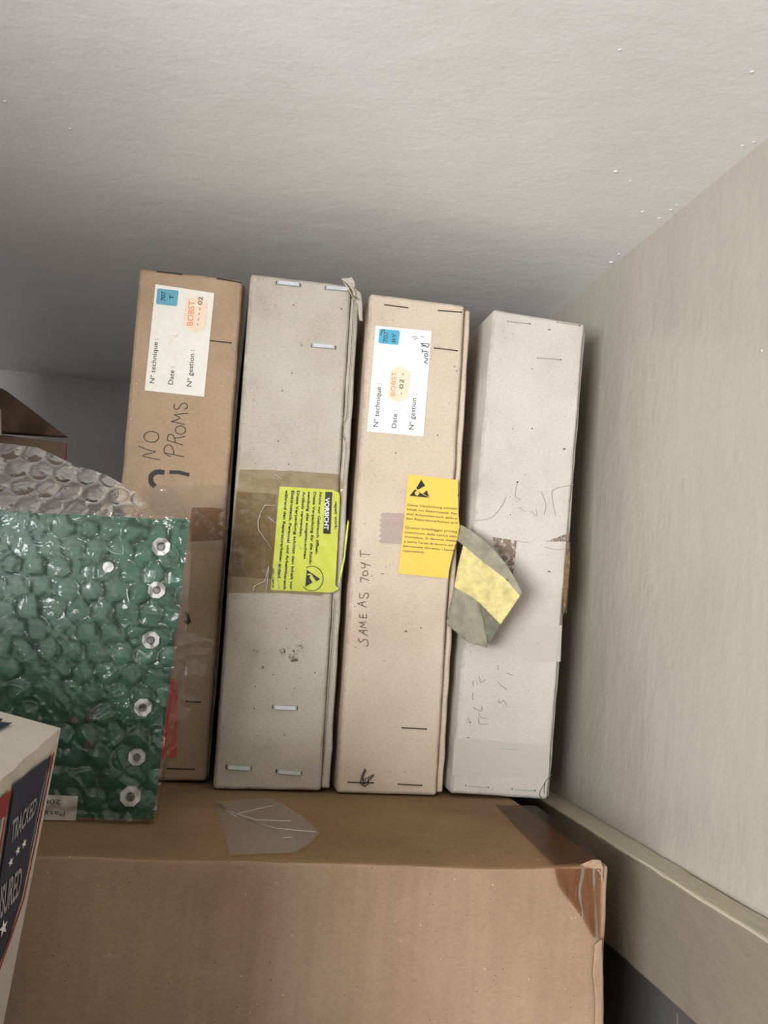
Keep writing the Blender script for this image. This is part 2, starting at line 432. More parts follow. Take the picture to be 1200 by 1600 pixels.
# ------------------------------------------------------------------ the room
Z = lambda z: ZC + z
XW = .25
def nubs(bm, pl, spots):
    for u, v, rad in spots:                          # little drips and blobs of dried paint
        c = pl.hit(u, v); b = bmesh.ops.create_icosphere(bm, subdivisions=2, radius=rad)
        for q in b['verts']:
            d = q.co.dot(pl.n); q.co = c + (q.co - pl.n * d * .6) * (1 + .3 * noise.noise(q.co * 900 + c * 50))
bm = slab(-1.4, XW + .05, -.9, 1.16, Z(.2445), Z(.2745))
nubs(bm, Plane((0, 0, Z(.2445)), (0, 0, -1)), [(962, 268, .0012), (985, 283, .0007), (1004, 331, .0010), (1030, 341, .0010), (1048, 328, .0008), (1057, 320, .0006), (955, 410, .0016), (967, 397, .0009), (968, 78, .0008), (1160, 228, .0009), (1175, 112, .0010), (8, 158, .0008), (110, 201, .0007), (1178, 222, .0008)])
struct('ceiling', bm, 'ceiling')
struct('wall_back', slab(-1.4, XW, 1.107, 1.157, 0, Z(.2445)), 'back')
bm = slab(XW, XW + .05, -.9, 1.107, Z(-.178), Z(.2445))
nubs(bm, Plane((XW, 0, 0), (-1, 0, 0)), [(1001, 585, .0007), (1000, 592, .0005), (1189, 548, .0013), (1037, 652, .0005), (1129, 610, .0006), (1050, 433, .0006), (1130, 291, .0005), (937, 605, .0008), (951, 628, .0007), (1120, 679, .0005), (913, 1189, .0005), (1024, 1187, .0006), (921, 822, .0006)])
struct('wall_right', bm, 'wall')
struct('wall_lower_right', slab(XW + .001, XW + .05, -.9, 1.107, 0, Z(-.178)), 'dark')
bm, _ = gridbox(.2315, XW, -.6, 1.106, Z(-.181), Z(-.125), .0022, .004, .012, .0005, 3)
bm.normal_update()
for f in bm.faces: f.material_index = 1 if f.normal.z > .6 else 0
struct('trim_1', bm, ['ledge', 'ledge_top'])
struct('added_light_blocker', slab(-.50, -.30, .085, .42, 0, Z(.2445)), 'back')  # unseen stub, added to keep the daylight off the left side
struct('floor', slab(-1.4, XW + .05, -.9, 1.157, -.03, 0), 'floor')
bm = bmesh.new()
plw = Plane((XW + .0, 0, 0), (-1, 0, 0))
add_stroke(bm, Plane((XW + .0009, 0, 0), (-1, 0, 0)), [(1058, 1583), (1060, 1640)], 3, .0)
struct('trim_2', bm, 'ledge')

# ------------------------------------------------------------------ big carton everything stands on
ZT = Z(-.1165)
BX0, BX1, BY0, BY1 = -.27, .1955, .415, .965
big = thing('cardboard_carton', 'large plain brown cardboard carton lying under the four slim boxes, taped at its right corner', 'carton', ((BX0 + BX1) / 2, (BY0 + BY1) / 2, 0))
cx, cy = big.location.x, big.location.y
def sag(p):
    q = p.copy()
    t = max(0, 1 - abs(p.y - (BY0 - cy)) / .03) * max(0, 1 - (ZT - p.z) / .02)
    q.z += t * (.0016 * noise.noise(Vector((p.x * 14, 0, 2))) - .0006 - .0012 * math.exp(-((p.x + cx - .12) / .05) ** 2))
    if p.y < BY0 - cy + .004: q.y += .0012 * noise.noise(Vector((p.x * 9, 1, p.z * 9)))
    return q
bm, we = gridbox(BX0 - cx, BX1 - cx, BY0 - cy, BY1 - cy, 0, ZT, .0022, .007, .02, .0003, 5, sag)
for f in bm.faces: f.material_index = 1 if f.normal.z > .6 or f.calc_center_median().z > ZT - .0001 else 0
bm.normal_update()
for f in bm.faces: f.material_index = 1 if f.normal.z > .7 else 0
link('carton_body', bm, ['carton', 'carton_top'], big, True, we)
bpy.context.view_layer.update()
pTop = Plane((0, 0, ZT), (0, 0, 1), big); pFront = Plane((0, BY0, 0), (0, -1, 0), big)
wr = lambda s, a: (lambda u, v: a * noise.noise(Vector((u * s, v * s, 3))))
bm = bmesh.new()
add_poly(bm, pTop, [(775, 1257), (800, 1284), (833, 1318), (867, 1351), (934, 1347), (930, 1334), (905, 1309), (880, 1288), (837, 1259)], .0008, 1, 7, wr(.08, .0004))
add_poly(bm, pFront, [(866, 1357), (939, 1357), (938, 1400), (937, 1470), (925, 1463), (912, 1438), (896, 1416), (882, 1399), (872, 1384)], .0016, 0, 2.5, lambda u, v: .0007 * math.exp(-((u - 905 - 2.5 * math.sin(v * .08)) / 3.2) ** 2) + .0006 * math.exp(-((u - 924 - .05 * (v - 1357)) / 3.5) ** 2) + .0003 * noise.noise(Vector((u * .1, v * .03, 2))))
link('brown_tape', bm, ['tape_brown', 'tape_brown_top', 'crinkle_glint'], big, True)
bm = bmesh.new()
add_poly(bm, pTop, [(332, 1252), (348, 1290), (360, 1336), (408, 1334), (460, 1332), (484, 1318), (500, 1301), (469, 1273), (445, 1258), (427, 1247)], .0008, 0, 6, wr(.07, .0007))
def crease(pts, w, off=.0012): 
    wire(bm, [pTop.hit(u, v, off) for u, v in pts], w, 5, 1)
crease([(340, 1256), (365, 1270), (400, 1281), (455, 1283)], .0002); crease([(372, 1271), (410, 1262), (455, 1253)], .0002)
crease([(384, 1279), (430, 1294), (494, 1300)], .0002); crease([(442, 1309), (458, 1308)], .0002); crease([(345, 1252), (352, 1266), (370, 1276)], .0002)
link('clear_tape', bm, ['tape_top', 'crinkle_glint'], big, True)
bm = bmesh.new()                                      # corrugated flap end showing along the right front edge
add_poly(bm, pFront, [(928, 1475), (939, 1466), (941, 1540), (941, 1680), (927, 1680), (929, 1560), (925, 1520)], .0006, 0, 5, wr(.1, .0003))
o = link('side_flap', bm, 'carton', big, True); so = o.modifiers.new('s', 'SOLIDIFY'); so.thickness = .0015; so.offset = -1
bm = bmesh.new()
add_poly(bm, pFront, [(905, 1352), (925, 1343), (938, 1344), (942, 1356), (941, 1380), (936, 1362), (922, 1356)], .0016, 0, 4, wr(.3, .0012))
o = link('torn_corner', bm, 'carton', big, True)

# ------------------------------------------------------------------ the four slim boxes
GRP = 'slim cardboard boxes standing in a row on the big carton'
def slim_box(label, pxc, Y, depth, mat, lip, lipback, seed, lipmat=None, lipdrop=.002, r=.0022):
    """pxc: measured front corners TL TR BR BL; returns root and the plane of its front face"""
    TL, TR, BR, BL = [hY(*p, Y) for p in pxc]
    W = ((TR - TL).length + (BR - BL).length) / 2; H = ((TL - BL).length + (TR - BR).length) / 2
    axisv = ((TL + TR) / 2 - (BL + BR) / 2); lean = math.atan2(axisv.x, axisv.z)
    mid = (BL + BR) / 2
    mid = mid + Vector((0, 0, 1)) * (ZT + .0008 + abs(math.sin(lean)) * W / 2 - mid.z)
    root = thing('slim_cardboard_box', label, 'box', (mid.x, Y, mid.z), (0, lean, 0), GRP)
    bm, we = gridbox(-W / 2, W / 2 - lip, 0, depth, 0, H - .0016, r, .005, .03, .0003, seed)
    link('tray', bm, mat, root, True, we)
    bm, we = gridbox(W / 2 - lip + .0003, W / 2, lipback, depth, .0012, H - lipdrop - .0014, .0014, .004, .03, .0004, seed + 9)
    link('lid', bm, lipmat or mat, root, True, we)
    bpy.context.view_layer.update()
    return root, Plane((mid.x, Y, mid.z), (0, -1, 0), root)
OFF = .00045
b1, p1 = slim_box('narrow brown box with black handwriting NO PROMS, leftmost of the four', [(221, 413), (383, 432), (328, 1222), (148, 1213)], .569, .36, 'kraft1', .0015, .006, 11)
b2, p2 = slim_box('widest grey slim box with broad silver staples and a lime green warning label', [(392, 425), (563, 448), (515, 1240), (333, 1236)], .553, .36, 'grey2', .0055, .0016, 23, None, .007)
b3, p3 = slim_box('pinkish brown slim box with white label and yellow warning label, between the two grey boxes', [(578, 457), (739, 476), (693, 1247), (526, 1241)], .553, .36, 'kraft3', .0048, .0035, 37)
b4, p4 = slim_box('pale grey worn slim box leaning against the beige wall, no label', [(771, 480), (919, 500), (860, 1249), (704, 1238)], .553, .36, 'grey4', .0018, .0025, 51, None, .004)

Z1 = lambda L, s=.2625, o=(180, 400): [(o[0] + x * s, o[1] + y * s) for x, y in L]
# --- box 1
bm = bmesh.new()
add_poly(bm, p1, [(243, 444), (335, 458), (319, 620), (226, 610)], OFF)
add_text(bm, p1, 'Nº technique :', (241, 599), (247, 529), 7.5, OFF + .0002, 1)
add_text(bm, p1, 'Date :', (270, 601), (273, 573), 7.5, OFF + .0002, 1)
add_text(bm, p1, 'Nº gestion :', (299, 604), (304, 547), 7.5, OFF + .0002, 1)
for L in ([(345, 595), (350, 570), (365, 590)], [(320, 530), (335, 500), (345, 525)], [(330, 480), (380, 470)], [(345, 465), (360, 490), (375, 450)]):
    add_stroke(bm, p1, Z1(L), .7, OFF + .0002, 2)
lab = link('paper_label', bm, ['label_old', 'ink', 'peach'], b1)
bm = bmesh.new()
add_poly(bm, p1, rounded([(246, 450.5), (279, 454), (276.5, 478.5), (243.5, 475)], 3), OFF + .0002)
add_text(bm, p1, '707', (257.5, 470), (259, 456), 6.5, OFF + .0004, 1, .01); add_text(bm, p1, 'T', (270.5, 468), (271, 461), 6, OFF + .0004, 1, .01)
link('blue_sticker', bm, ['blue1', 'ink'], lab)
bm = bmesh.new()
add_poly(bm, p1, [(291, 467), (307, 463), (324, 469), (323, 490), (320, 513), (305, 519), (287, 509), (288, 490)], OFF + .0002)
add_text(bm, p1, 'BOBST', (301, 509), (304, 470), 9, OFF + .0004, 1, .0)
add_text(bm, p1, '- - - - 02', (310.5, 509), (317, 464), 6.5, OFF + .0004, 2, 0)
link('peach_sticker', bm, ['peach', 'redink', 'ink'], lab)
bm = bmesh.new()
for L in ([(266, 1212), (163, 1189), (238, 1166), (200, 1155), (137, 1131)], [(165, 1189), (225, 1192), (262, 1170)][:0] or [(160, 1105), (163, 1108)],
          ell(215, 1076, 44, 32), [(410, 1195), (293, 1171)], [(330, 1195), (293, 1171), (296, 1135), (318, 1124), (340, 1140), (350, 1180)],
          [(404, 1125), (310, 1097)], [(310, 1097), (316, 1066), (338, 1062), (352, 1085), (356, 1110)], [(352, 1085), (400, 1078), (415, 1072)],
          ell(388, 1036, 30, 25), [(415, 1003), (335, 985)], [(335, 985), (385, 965), (350, 945)], [(350, 945), (432, 935)],
          [(352, 880), (350, 905), (372, 912), (395, 880), (420, 878), (430, 900), (412, 910)]):
    if L: add_stroke(bm, p1, Z1(L), 1.15, OFF, 0)
link('handwriting', bm, 'ink', b1); bm = bmesh.new()
add_stroke(bm, p1, Z1([(236, 1372), (213, 1345), (216, 1305), (250, 1285), (292, 1290)]), 7.5, OFF); link('marker_mark', bm, 'ink', b1); bm = bmesh.new()
add_stroke(bm, p1, Z1([(322, 1287), (380, 1288), (440, 1303)]), 5.5, OFF); link('marker_mark', bm, 'ink', b1); bm = bmesh.new()
add_poly(bm, p1, [(289, 955), (294, 958), (299, 972), (293, 976), (286, 972), (292, 968)], OFF)
link('marker_mark', bm, 'ink', b1)
bm = bmesh.new()
add_poly(bm, p1, [(300, 793), (334, 793), (352, 797), (340, 803), (356, 812), (338, 818), (357, 826), (340, 833), (355, 842), (330, 845), (296, 846), (296, 820)], OFF)
for i in range(26):
    y = 795 + i * 1.95; add_stroke(bm, p1, [(330, y), (338 + random.random() * 20, y + random.uniform(-1, 1.5))], .8, OFF + .0001)
link('brown_tape_residue', bm, 'glue', b1)
bm = bmesh.new()
add_poly(bm, p1, [(222, 758), (361, 758), (355, 860), (212, 860)], OFF + .0003, 0, 8, wr(.05, .0003))
link('clear_tape', bm, 'tape_clear', b1, True)
bm = bmesh.new()
add_poly(bm, p1, rounded([(256, 1062), (278, 1062), (276, 1184), (248, 1184)], 4), OFF)
link('red_label', bm, 'red', b1)
for a, b in (((246.5, 424.5), (282.5, 428.5)), ((340, 435.5), (375, 441.5)), ((329, 532.5), (360, 536)), ((292, 1095.5), (312, 1097)), ((263, 1200.5), (302, 1201.5))): staple(p1, b1, a, b)

# --- box 2
bm = bmesh.new()
add_poly(bm, p2, [(370, 768), (432, 772), (428, 905), (356, 900)], OFF)
link('aged_adhesive', bm, 'adhesive', b2)
TP = [(374, 733), (400, 734), (450, 735), (529, 741), (536, 760), (531, 800), (528, 880), (524, 925), (500, 931), (440, 927), (353, 926), (362, 830)]
bm = bmesh.new(); add_poly(bm, p2, TP, .0007, 0, 8, wr(.05, .0001)); link('brown_tape_band', bm, 'tape', b2, True)
bm = bmesh.new()
S2 = lambda L: Z1(L, .1187, (420, 750))
add_poly(bm, p2, rounded([(437, 760), (519, 765), (530, 770), (531, 780), (524, 915), (530, 920), (520, 926), (423, 922)], 2.5), OFF + .0006, 0, 6, wr(.1, .0001))
o2 = OFF + .0009
for s, a, b in (('Nicht vor Gebrauch öffnen.', (665, 160), (612, 985)), ('Diese Verpackung für die Rück-', (590, 155), (530, 1115)), ('sendung des ausgetauschten', (517, 155), (458, 1040)),
                ('Artikels verwenden.', (447, 150), (402, 750)), ('Diese Verpackung schützt den Inhalt vor', (372, 140), (275, 1445)),
                ('Elektrostatik. Personal und Arbeitsbereich', (300, 140), (190, 1440)), ('während den Reparaturarbeiten erden!', (222, 130), (118, 1290)), ('repair work.', (868, 285), (868, 650))):
    a, b = S2([a, b]); add_text(bm, p2, s, a, b, 4.2, o2, 1, .03)
a, b = S2([(45, 1165), (42, 1425)][0:2]); add_text(bm, p2, '2401-1089.02', (425.6, 888), (424.8, 919), 3, o2, 1, .02)
add_poly(bm, p2, S2([(745, 155), (835, 160), (812, 710), (715, 705)]), o2, 1)
add_text(bm, p2, 'VORSICHT', *S2([(743, 232), (728, 655)]), 6.6, o2 + .0002, 2, .03)
add_stroke(bm, p2, S2(ell(567, 1297, 148, 162, -120, 140, 26)), 1.1, o2, 1)
add_poly(bm, p2, S2([(500, 1180), (675, 1303), (625, 1335), (560, 1240)]), o2, 1); add_poly(bm, p2, S2([(500, 1180), (560, 1240), (540, 1290), (575, 1350), (480, 1405)]), o2, 1)
add_stroke(bm, p2, S2([(505, 1245), (555, 1245), (545, 1290), (585, 1295), (620, 1350)]), 2.0, o2 + .0001, 0)
link('warning_label', bm, ['lime', 'ink', 'white'], b2, True)
bm = bmesh.new()                                       # torn rest of the label hanging over the lid edge
add_poly(bm, p2, S2([(1040, 520), (1055, 560), (1030, 800), (1000, 1050), (960, 1250), (925, 1365), (915, 1350), (940, 1200), (985, 1020), (1005, 760)]), .0016, 0, 4, wr(.3, .0008))
o = link('torn_label_strip', bm, 'lime', b2, True); so = o.modifiers.new('s', 'SOLIDIFY'); so.thickness = .0003
bm = bmesh.new()
def tapew(u, v): return .0004 * noise.noise(Vector((u * .09, v * .05, 1))) + .0010 * max(0, noise.noise(Vector((u * .05, v * .12, 7))) - .25)
add_poly(bm, p2, TP, .0016, 0, 4, tapew)
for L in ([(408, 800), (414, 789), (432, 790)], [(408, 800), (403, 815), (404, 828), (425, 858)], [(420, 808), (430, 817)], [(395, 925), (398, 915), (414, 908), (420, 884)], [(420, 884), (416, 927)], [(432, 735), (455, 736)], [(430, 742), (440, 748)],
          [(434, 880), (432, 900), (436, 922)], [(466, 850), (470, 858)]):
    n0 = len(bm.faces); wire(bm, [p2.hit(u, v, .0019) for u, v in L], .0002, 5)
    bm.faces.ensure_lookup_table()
    for f in bm.faces[n0:]: f.material_index = 1  # fold wires carry painted highlights
link('packing_tape', bm, ['tape_over', 'crinkle_glint'], b2, True)
for a, b in (((433, 442), (468, 446)), ((509.5, 450), (544, 453)), ((488, 540), (523, 543)), ((427, 1104.5), (463, 1106.5)), ((355, 1198), (391, 1200.5)), ((433, 1205), (470, 1208))): staple(p2, b2, a, b, True, 'staple_silver')
bm = bmesh.new(); S = lambda L: Z1(L, .2167, (300, 940))
for q in ([(680, 320), (800, 310), (810, 350), (760, 370), (765, 430), (695, 440), (700, 370)], [(625, 330), (670, 340), (675, 380), (640, 385)], [(500, 465), (530, 455), (548, 480), (525, 497), (503, 490)], [(440, 350), (475, 345), (478, 372), (450, 378)]):
    add_poly(bm, p2, S(q), OFF)
link('ink_stain', bm, 'scuff_dark', b2)
bm = bmesh.new(); S = lambda L: Z1(L, .2625, (360, 400))
add_stroke(bm, p2, S([(735, 235), (722, 500), (706, 740), (692, 960)]), .9, OFF)
add_stroke(bm, p2, S([(692, 960), (668, 1010), (665, 1050), (682, 1100)]), 1, OFF)
add_stroke(bm, p2, [(541, 690), (536, 760)], .8, OFF); link('crack_line', bm, 'softink', b2); bm = bmesh.new()
add_stroke(bm, p2, [(523, 935), (512, 1100), (502, 1230)], .9, OFF); link('crack_line', bm, 'softink', b2); bm = bmesh.new()
for q in ((423, 530), (365, 697), (347, 1240), (375, 292), (660, 315), (285, 1102), (310, 802)):
    add_poly(bm, p2, S(ell(*q, 5, 4, n=6)[:-1]), OFF)
for q in ((586, 525 ), (682, 195), (888, 512), (458, 612), (740, 625), (665, 960), (448, 770)):
    add_poly(bm, p2, Z1(ell(*q, 5, 5, n=6)[:-1], .2167, (300, 940)), OFF)
link_each('dirt_speck', bm, 'softink', b2)
bm = bmesh.new()                                       # crushed, frayed top right corner
add_poly(bm, p2, [(533, 436), (549, 433), (554, 440), (556, 452), (564, 458), (566, 475), (566, 502), (561, 500), (559, 476), (552, 466), (543, 452)], .0010, 0, 3, wr(.35, .0012))
o = link('crushed_corner', bm, 'grey2', b2, True); so = o.modifiers.new('s', 'SOLIDIFY'); so.thickness = .0006
bm = bmesh.new()
for L in ([(528, 434), (541, 443), (550, 456)], [(546, 452), (552, 462), (560, 466)], [(552, 448), (556, 458), (554, 470)], [(538, 440), (547, 452), (553, 465), (562, 468)]): add_stroke(bm, p2, L, .8, .0032)
link('fray_crease', bm, 'softink', b2)

# --- box 3
bm = bmesh.new(); S3 = lambda L: Z1(L, .2625, (540, 440))
add_poly(bm, p3, [(587, 509), (674.5, 517.5), (662, 682), (573.5, 674)], OFF)
add_text(bm, p3, 'Nº technique :', (590.5, 667), (596, 599), 7.5, OFF + .0002, 1)
add_text(bm, p3, 'Date :', (619, 669), (621, 641), 7.5, OFF + .0002, 1)
add_text(bm, p3, 'Nº gestion :', (646, 671.5), (651, 616), 7.5, OFF + .0002, 1)
for L in ([(490, 488), (468, 480)], [(468, 480), (490, 462)], [(490, 462), (468, 452)], ell(480, 437, 10, 8), [(455, 413), (494, 420)], [(455, 402), (455, 425)], [(447, 368), (487, 392)], [(447, 368), (496, 372), (487, 392)], [(450, 384), (480, 380)]):
    add_stroke(bm, p3, S3(L), 1.2, OFF + .0002, 1)
for L in ([(395, 330), (425, 325)], [(405, 345), (430, 335)], [(445, 325), (470, 330)], [(200, 300), (215, 330)]): add_stroke(bm, p3, S3(L), 1.6, OFF + .0002, 2)
lab = link('paper_label', bm, ['label', 'ink', 'silver'], b3)
bm = bmesh.new()
add_poly(bm, p3, rounded([(593, 513.5), (625, 516.5), (622, 539), (591, 536)], 3), OFF + .0003)
add_text(bm, p3, '707', (605.5, 535), (607, 518), 7, OFF + .0005, 1); add_text(bm, p3, 'BY', (618, 535), (619.5, 521), 6.5, OFF + .0005, 1)
add_stroke(bm, p3, [(595, 524), (597, 517), (602, 515)], 1.4, OFF + .0005, 1)
link('blue_sticker', bm, ['blue', 'softink'], lab)
bm = bmesh.new()
add_poly(bm, p3, [(611, 577), (622, 572), (632, 575), (641, 582), (638, 610), (637, 622), (622, 628), (606, 621), (608, 600)], OFF + .0003)
add_text(bm, p3, 'BOBST', (617, 619), (619, 581), 7, OFF + .0005, 1); add_text(bm, p3, '- 02 -', (629, 617), (632, 583), 6.5, OFF + .0005, 2)
link('peach_sticker', bm, ['peach', 'redink', 'softink'], lab)
S8 = lambda L: Z1(L, .25, (540, 720))
bm = bmesh.new()
add_poly(bm, p3, [(638.5, 741), (715.5, 750), (716, 800), (718, 822), (714, 845), (708, 862), (703, 885), (700, 904), (622.5, 896)], .0012, 0)
o3 = .0014
for s, a, x1, y1 in (('Diese Verpackung schützt', (387, 282), 703, 306), ('Inhalt vor Elektrostatik. Per', (384, 309), 703, 338), ('und Arbeitsbereich währe', (380, 338), 703, 368), ('den Reparaturarbeiten erd', (376, 366), 703, 396),
                     ('Questo imballaggio proteg', (372, 422), 703, 450), ('contenuto dalla carica elet', (370, 452), 700, 480), ('trostatica. Si devono mette', (368, 480), 700, 507), ('a terra l\'area di lavoro ed il', (364, 510), 695, 537), ('personale durante i lavori', (361, 537), 690, 567), ('riparazione.', (358, 568), 500, 578)):
    a, b = S8([a, (x1 - 6, y1)]); add_text(bm, p3, s, a, b, 3.7, o3, 1, 0)
add_poly(bm, p3, S8([(473, 117), (497, 156), (452, 181), (441, 172)]), o3, 1); add_poly(bm, p3, S8([(434, 178), (400, 219), (524, 231), (507, 184), (486, 204), (452, 192)]), o3, 1)
add_poly(bm, p3, S8([(432, 195), (447, 188), (462, 205), (450, 218), (435, 212)]), o3 + .0002, 0); add_stroke(bm, p3, S8([(452, 190), (480, 206), (522, 229)]), .9, o3 + .0002, 0)
add_poly(bm, p3, S8([(706, 203), (708, 222), (698, 222)]), o3, 1)
link('warning_label', bm, ['yellow', 'ink'], b3)
bm = bmesh.new()                                       # short strip of sticky tape with a serrated cut
ser = []; y0, y1 = 801, 849
for i in range(13): ser.append((593 + (0 if i % 2 else 4) - (i * .12), y0 + (y1 - y0) * i / 12))
add_poly(bm, p3, [(640, 802)] + ser + [(632, 850)], .0007, 0, 4, wr(.15, .0004))
link('sticky_tape', bm, 'tape_pink', b3, True)
bm = bmesh.new(); SW = lambda L: Z1(L, .131, (540, 820))
for L in ([(155, 1352), (158, 1385), (185, 1398), (212, 1372), (245, 1368), (266, 1395), (262, 1440), (240, 1450)], [(265, 1325), (155, 1262)], [(155, 1262), (262, 1258)], [(215, 1295), (212, 1262)],
          [(248, 1230), (175, 1215)], [(175, 1215), (225, 1185)], [(225, 1185), (160, 1165)], [(160, 1165), (248, 1158)], [(250, 1110), (165, 1105)], [(165, 1105), (168, 1062)], [(205, 1108), (205, 1070)], [(250, 1110), (245, 1065)],
          [(250, 985), (140, 940)], [(140, 940), (245, 915)], [(200, 965), (195, 925)], [(170, 815), (165, 865), (205, 870), (225, 825), (260, 815), (270, 855), (245, 880)],
          [(180, 685), (180, 628)], [(180, 628), (285, 665)], [(215, 560), (245, 548), (262, 570), (258, 600), (215, 608), (205, 575), (215, 560)], [(185, 510), (225, 512), (225, 465), (178, 452)], [(178, 452), (300, 490)], [(178, 385), (175, 300)], [(178, 345), (290, 358)],
          [(425, 580), (455, 588)], [(700, 1268), (735, 1276)]):
    add_stroke(bm, p3, SW(L), 1.05, OFF)
link('handwriting', bm, 'softink', b3); bm = bmesh.new()
for q in ((313, 612, 8), (150, 1470, 5), (315, 815, 7)): add_poly(bm, p3, SW(ell(q[0], q[1], q[2], q[2] * .6, n=6)[:-1]), OFF)
for q in ((648, 505), (660, 532), (548, 915), (298, 1020)): add_poly(bm, p3, S3(ell(*q, 4, 4, n=6)[:-1]), OFF)
add_stroke(bm, p3, [(634, 985), (636, 987)], 1, OFF); add_poly(bm, p3, ell(657.5, 981, 1.2, 1.2, n=6)[:-1], OFF)
link_each('dirt_speck', bm, 'softink', b3)
for a, b in (((602, 476.5), (636, 481)), ((686, 485.5), (720, 488)), ((679.5, 544), (713, 548)), ((629, 1137), (665, 1139)), ((545, 1222), (582, 1223)), ((623, 1225), (658, 1227))): staple(p3, b3, a, b)
bm = bmesh.new(); SB = lambda L: Z1(L, .2167, (500, 940))
for L in ([(325, 1205), (300, 1260), (290, 1310), (320, 1335), (350, 1310), (345, 1270), (390, 1245)], [(330, 1215), (310, 1260), (312, 1320), (340, 1300), (385, 1255)], [(300, 1270), (320, 1310), (330, 1270)]):
    wire(bm, [p3.hit(u, v, .001 + .0005 * (i % 3)) for i, (u, v) in enumerate(SB(L))], .0003, 5)
link('bent_staple', bm, 'staple_dark', b3, True)
# torn tape flap sticking out to the right
def fdep(u, v): return .5515 - .030 * max(0, (u - 702) / 115) ** .8 + .0012 * noise.noise(Vector((u * .05, v * .05, 5)))
bm = bmesh.new()
add_poly(bm, p3, [(720, 820), (732.5, 826), (752, 840), (772, 859), (790, 880), (805, 904), (817, 927), (813, 931), (790, 905), (752, 875), (724, 852), (715, 845)], 0, 0, 5, None, fdep)
add_poly(bm, p3, [(724, 852), (752, 875), (790, 905), (813, 931), (797, 955), (782, 976), (747, 940), (737, 932), (710, 917), (716, 885)], 0, 1, 5, None, fdep)
add_poly(bm, p3, [(710, 917), (737, 932), (747, 940), (755, 967), (762, 1003), (761, 1012), (732, 1004), (712, 987), (697, 974)], 0, 0, 5, None, fdep)
add_poly(bm, p3, [(747, 940), (782, 976), (766, 1006), (762, 1003), (755, 967)], 0, 2, 5, None, lambda u, v: fdep(u, v) - .0005)
bmesh.ops.remove_doubles(bm, verts=bm.verts, dist=.00001)
for v in bm.verts: pass
o = link('torn_tape_flap', bm, ['flapgrey', 'flapyellow', 'flapdark'], b3, True); so = o.modifiers.new('s', 'SOLIDIFY'); so.thickness = .0005
o['label'] = 'dusty grey torn tape flap with a yellow band'
# --- box 4
S4 = lambda L: Z1(L, .275, (700, 460)); S5 = lambda L: Z1(L, .2062, (680, 940))
for a, b in (((794, 502.5), (827, 506)), ((872, 504), (905, 508.5)), ((841, 559.5), (875, 562)), ((776, 1168), (809.5, 1171)), ((728.5, 1227), (762, 1230)), ((801, 1232.5), (835, 1235))): staple(p4, b4, a, b, False, 'staple_silver', .0003)
bm = bmesh.new()
add_poly(bm, p4, S4([(255, 1378), (330, 1390), (390, 1400), (380, 1500), (370, 1590), (340, 1560), (300, 1480), (262, 1430)]), OFF)
link('brown_scuff', bm, 'scuff_brown', b4); bm = bmesh.new()
add_poly(bm, p4, [(853, 846), (876, 838), (890, 833), (888, 858), (884, 846)], OFF)
link('brown_scuff', bm, 'scuff_brown', b4)
bm = bmesh.new()
add_poly(bm, p4, S5([(690, 185), (960, 180), (950, 455), (665, 450), (680, 300)]), OFF); link('pale_patch', bm, 'scuff_pale', b4); bm = bmesh.new()
add_poly(bm, p4, S5([(150, 1035), (330, 1045), (870, 1090), (860, 1330), (130, 1320)]), OFF)
link('pale_patch', bm, 'scuff_pale', b4)
bm = bmesh.new()
for L in ([(395, 1065), (385, 1110), (385, 1150), (415, 1165)], [(530, 1120), (555, 1190), (545, 1250)], [(715, 1080), (600, 1110), (595, 1180), (612, 1260)], [(330, 1150), (300, 1210), (240, 1270), (150, 1285)], [(400, 1210), (440, 1235)], [(385, 1398), (460, 1412)],
          [(550, 1435), (620, 1450), (690, 1440)], [(620, 1385), (690, 1355)], [(500, 1220), (505, 1260), (470, 1230)]): add_stroke(bm, p4, S4(L), .7, OFF)
for L in ([(245, 875), (265, 915)], [(330, 880), (335, 925), (400, 930)], [(330, 850), (350, 880), (395, 885)], [(285, 800), (350, 830), (350, 790)], [(285, 690), (285, 745)], [(285, 600), (290, 640)], [(330, 560), (345, 610), (380, 590)], [(475, 605), (500, 635), (540, 662)], [(480, 745), (490, 770), (520, 750), (540, 790)], [(475, 520), (480, 490)], [(540, 540), (590, 560)]):
    add_stroke(bm, p4, S5(L), .9, OFF)
link('faded_writing', bm, 'faint', b4)
bm = bmesh.new()
for q in ((478, 762, 5), (368, 764, 4), (395, 1066, 6), (355, 1252, 4), (660, 878, 8), (575, 200, 6), (478, 424, 4), (660, 1175, 3), (690, 1172, 3), (575, 1575, 7)): add_poly(bm, p4, S4(ell(q[0], q[1], q[2], q[2] * .7, n=6)[:-1]), OFF)
for q in ((265, 916, 6), (535, 662, 5), (250, 1030, 7), (780, 314, 5), (860, 320, 4), (905, 300, 4)): add_poly(bm, p4, S5(ell(q[0], q[1], q[2], q[2] * .7, n=6)[:-1]), OFF)
link_each('grime_spot', bm, 'softink', b4)
bm = bmesh.new()                                       # torn layer along the right edge
for k in range(4):
    w0 = 883.5 + k * .6
    add_poly(bm, p4, [(w0 + 2, 852), (w0 + 6, 846), (w0 + 7 - k * .4, 880), (w0 + 4, 915), (w0, 950 + k * 3), (w0 - 3, 962 - 3 * k), (w0 - 4, 920), (w0 - 1, 885)], .0003 - .0012 * k, 0, 4, wr(.25 + .05 * k, .0012))
link('torn_edge', bm, 'tornbrown', b4, True)
bm = bmesh.new()
for L in ([(863, 1210), (852, 1222), (850, 1240)], [(852, 1222), (843, 1240), (848, 1250)]): add_stroke(bm, p4, L, 1.0, OFF)
link('corner_crack', bm, 'softink', b4)

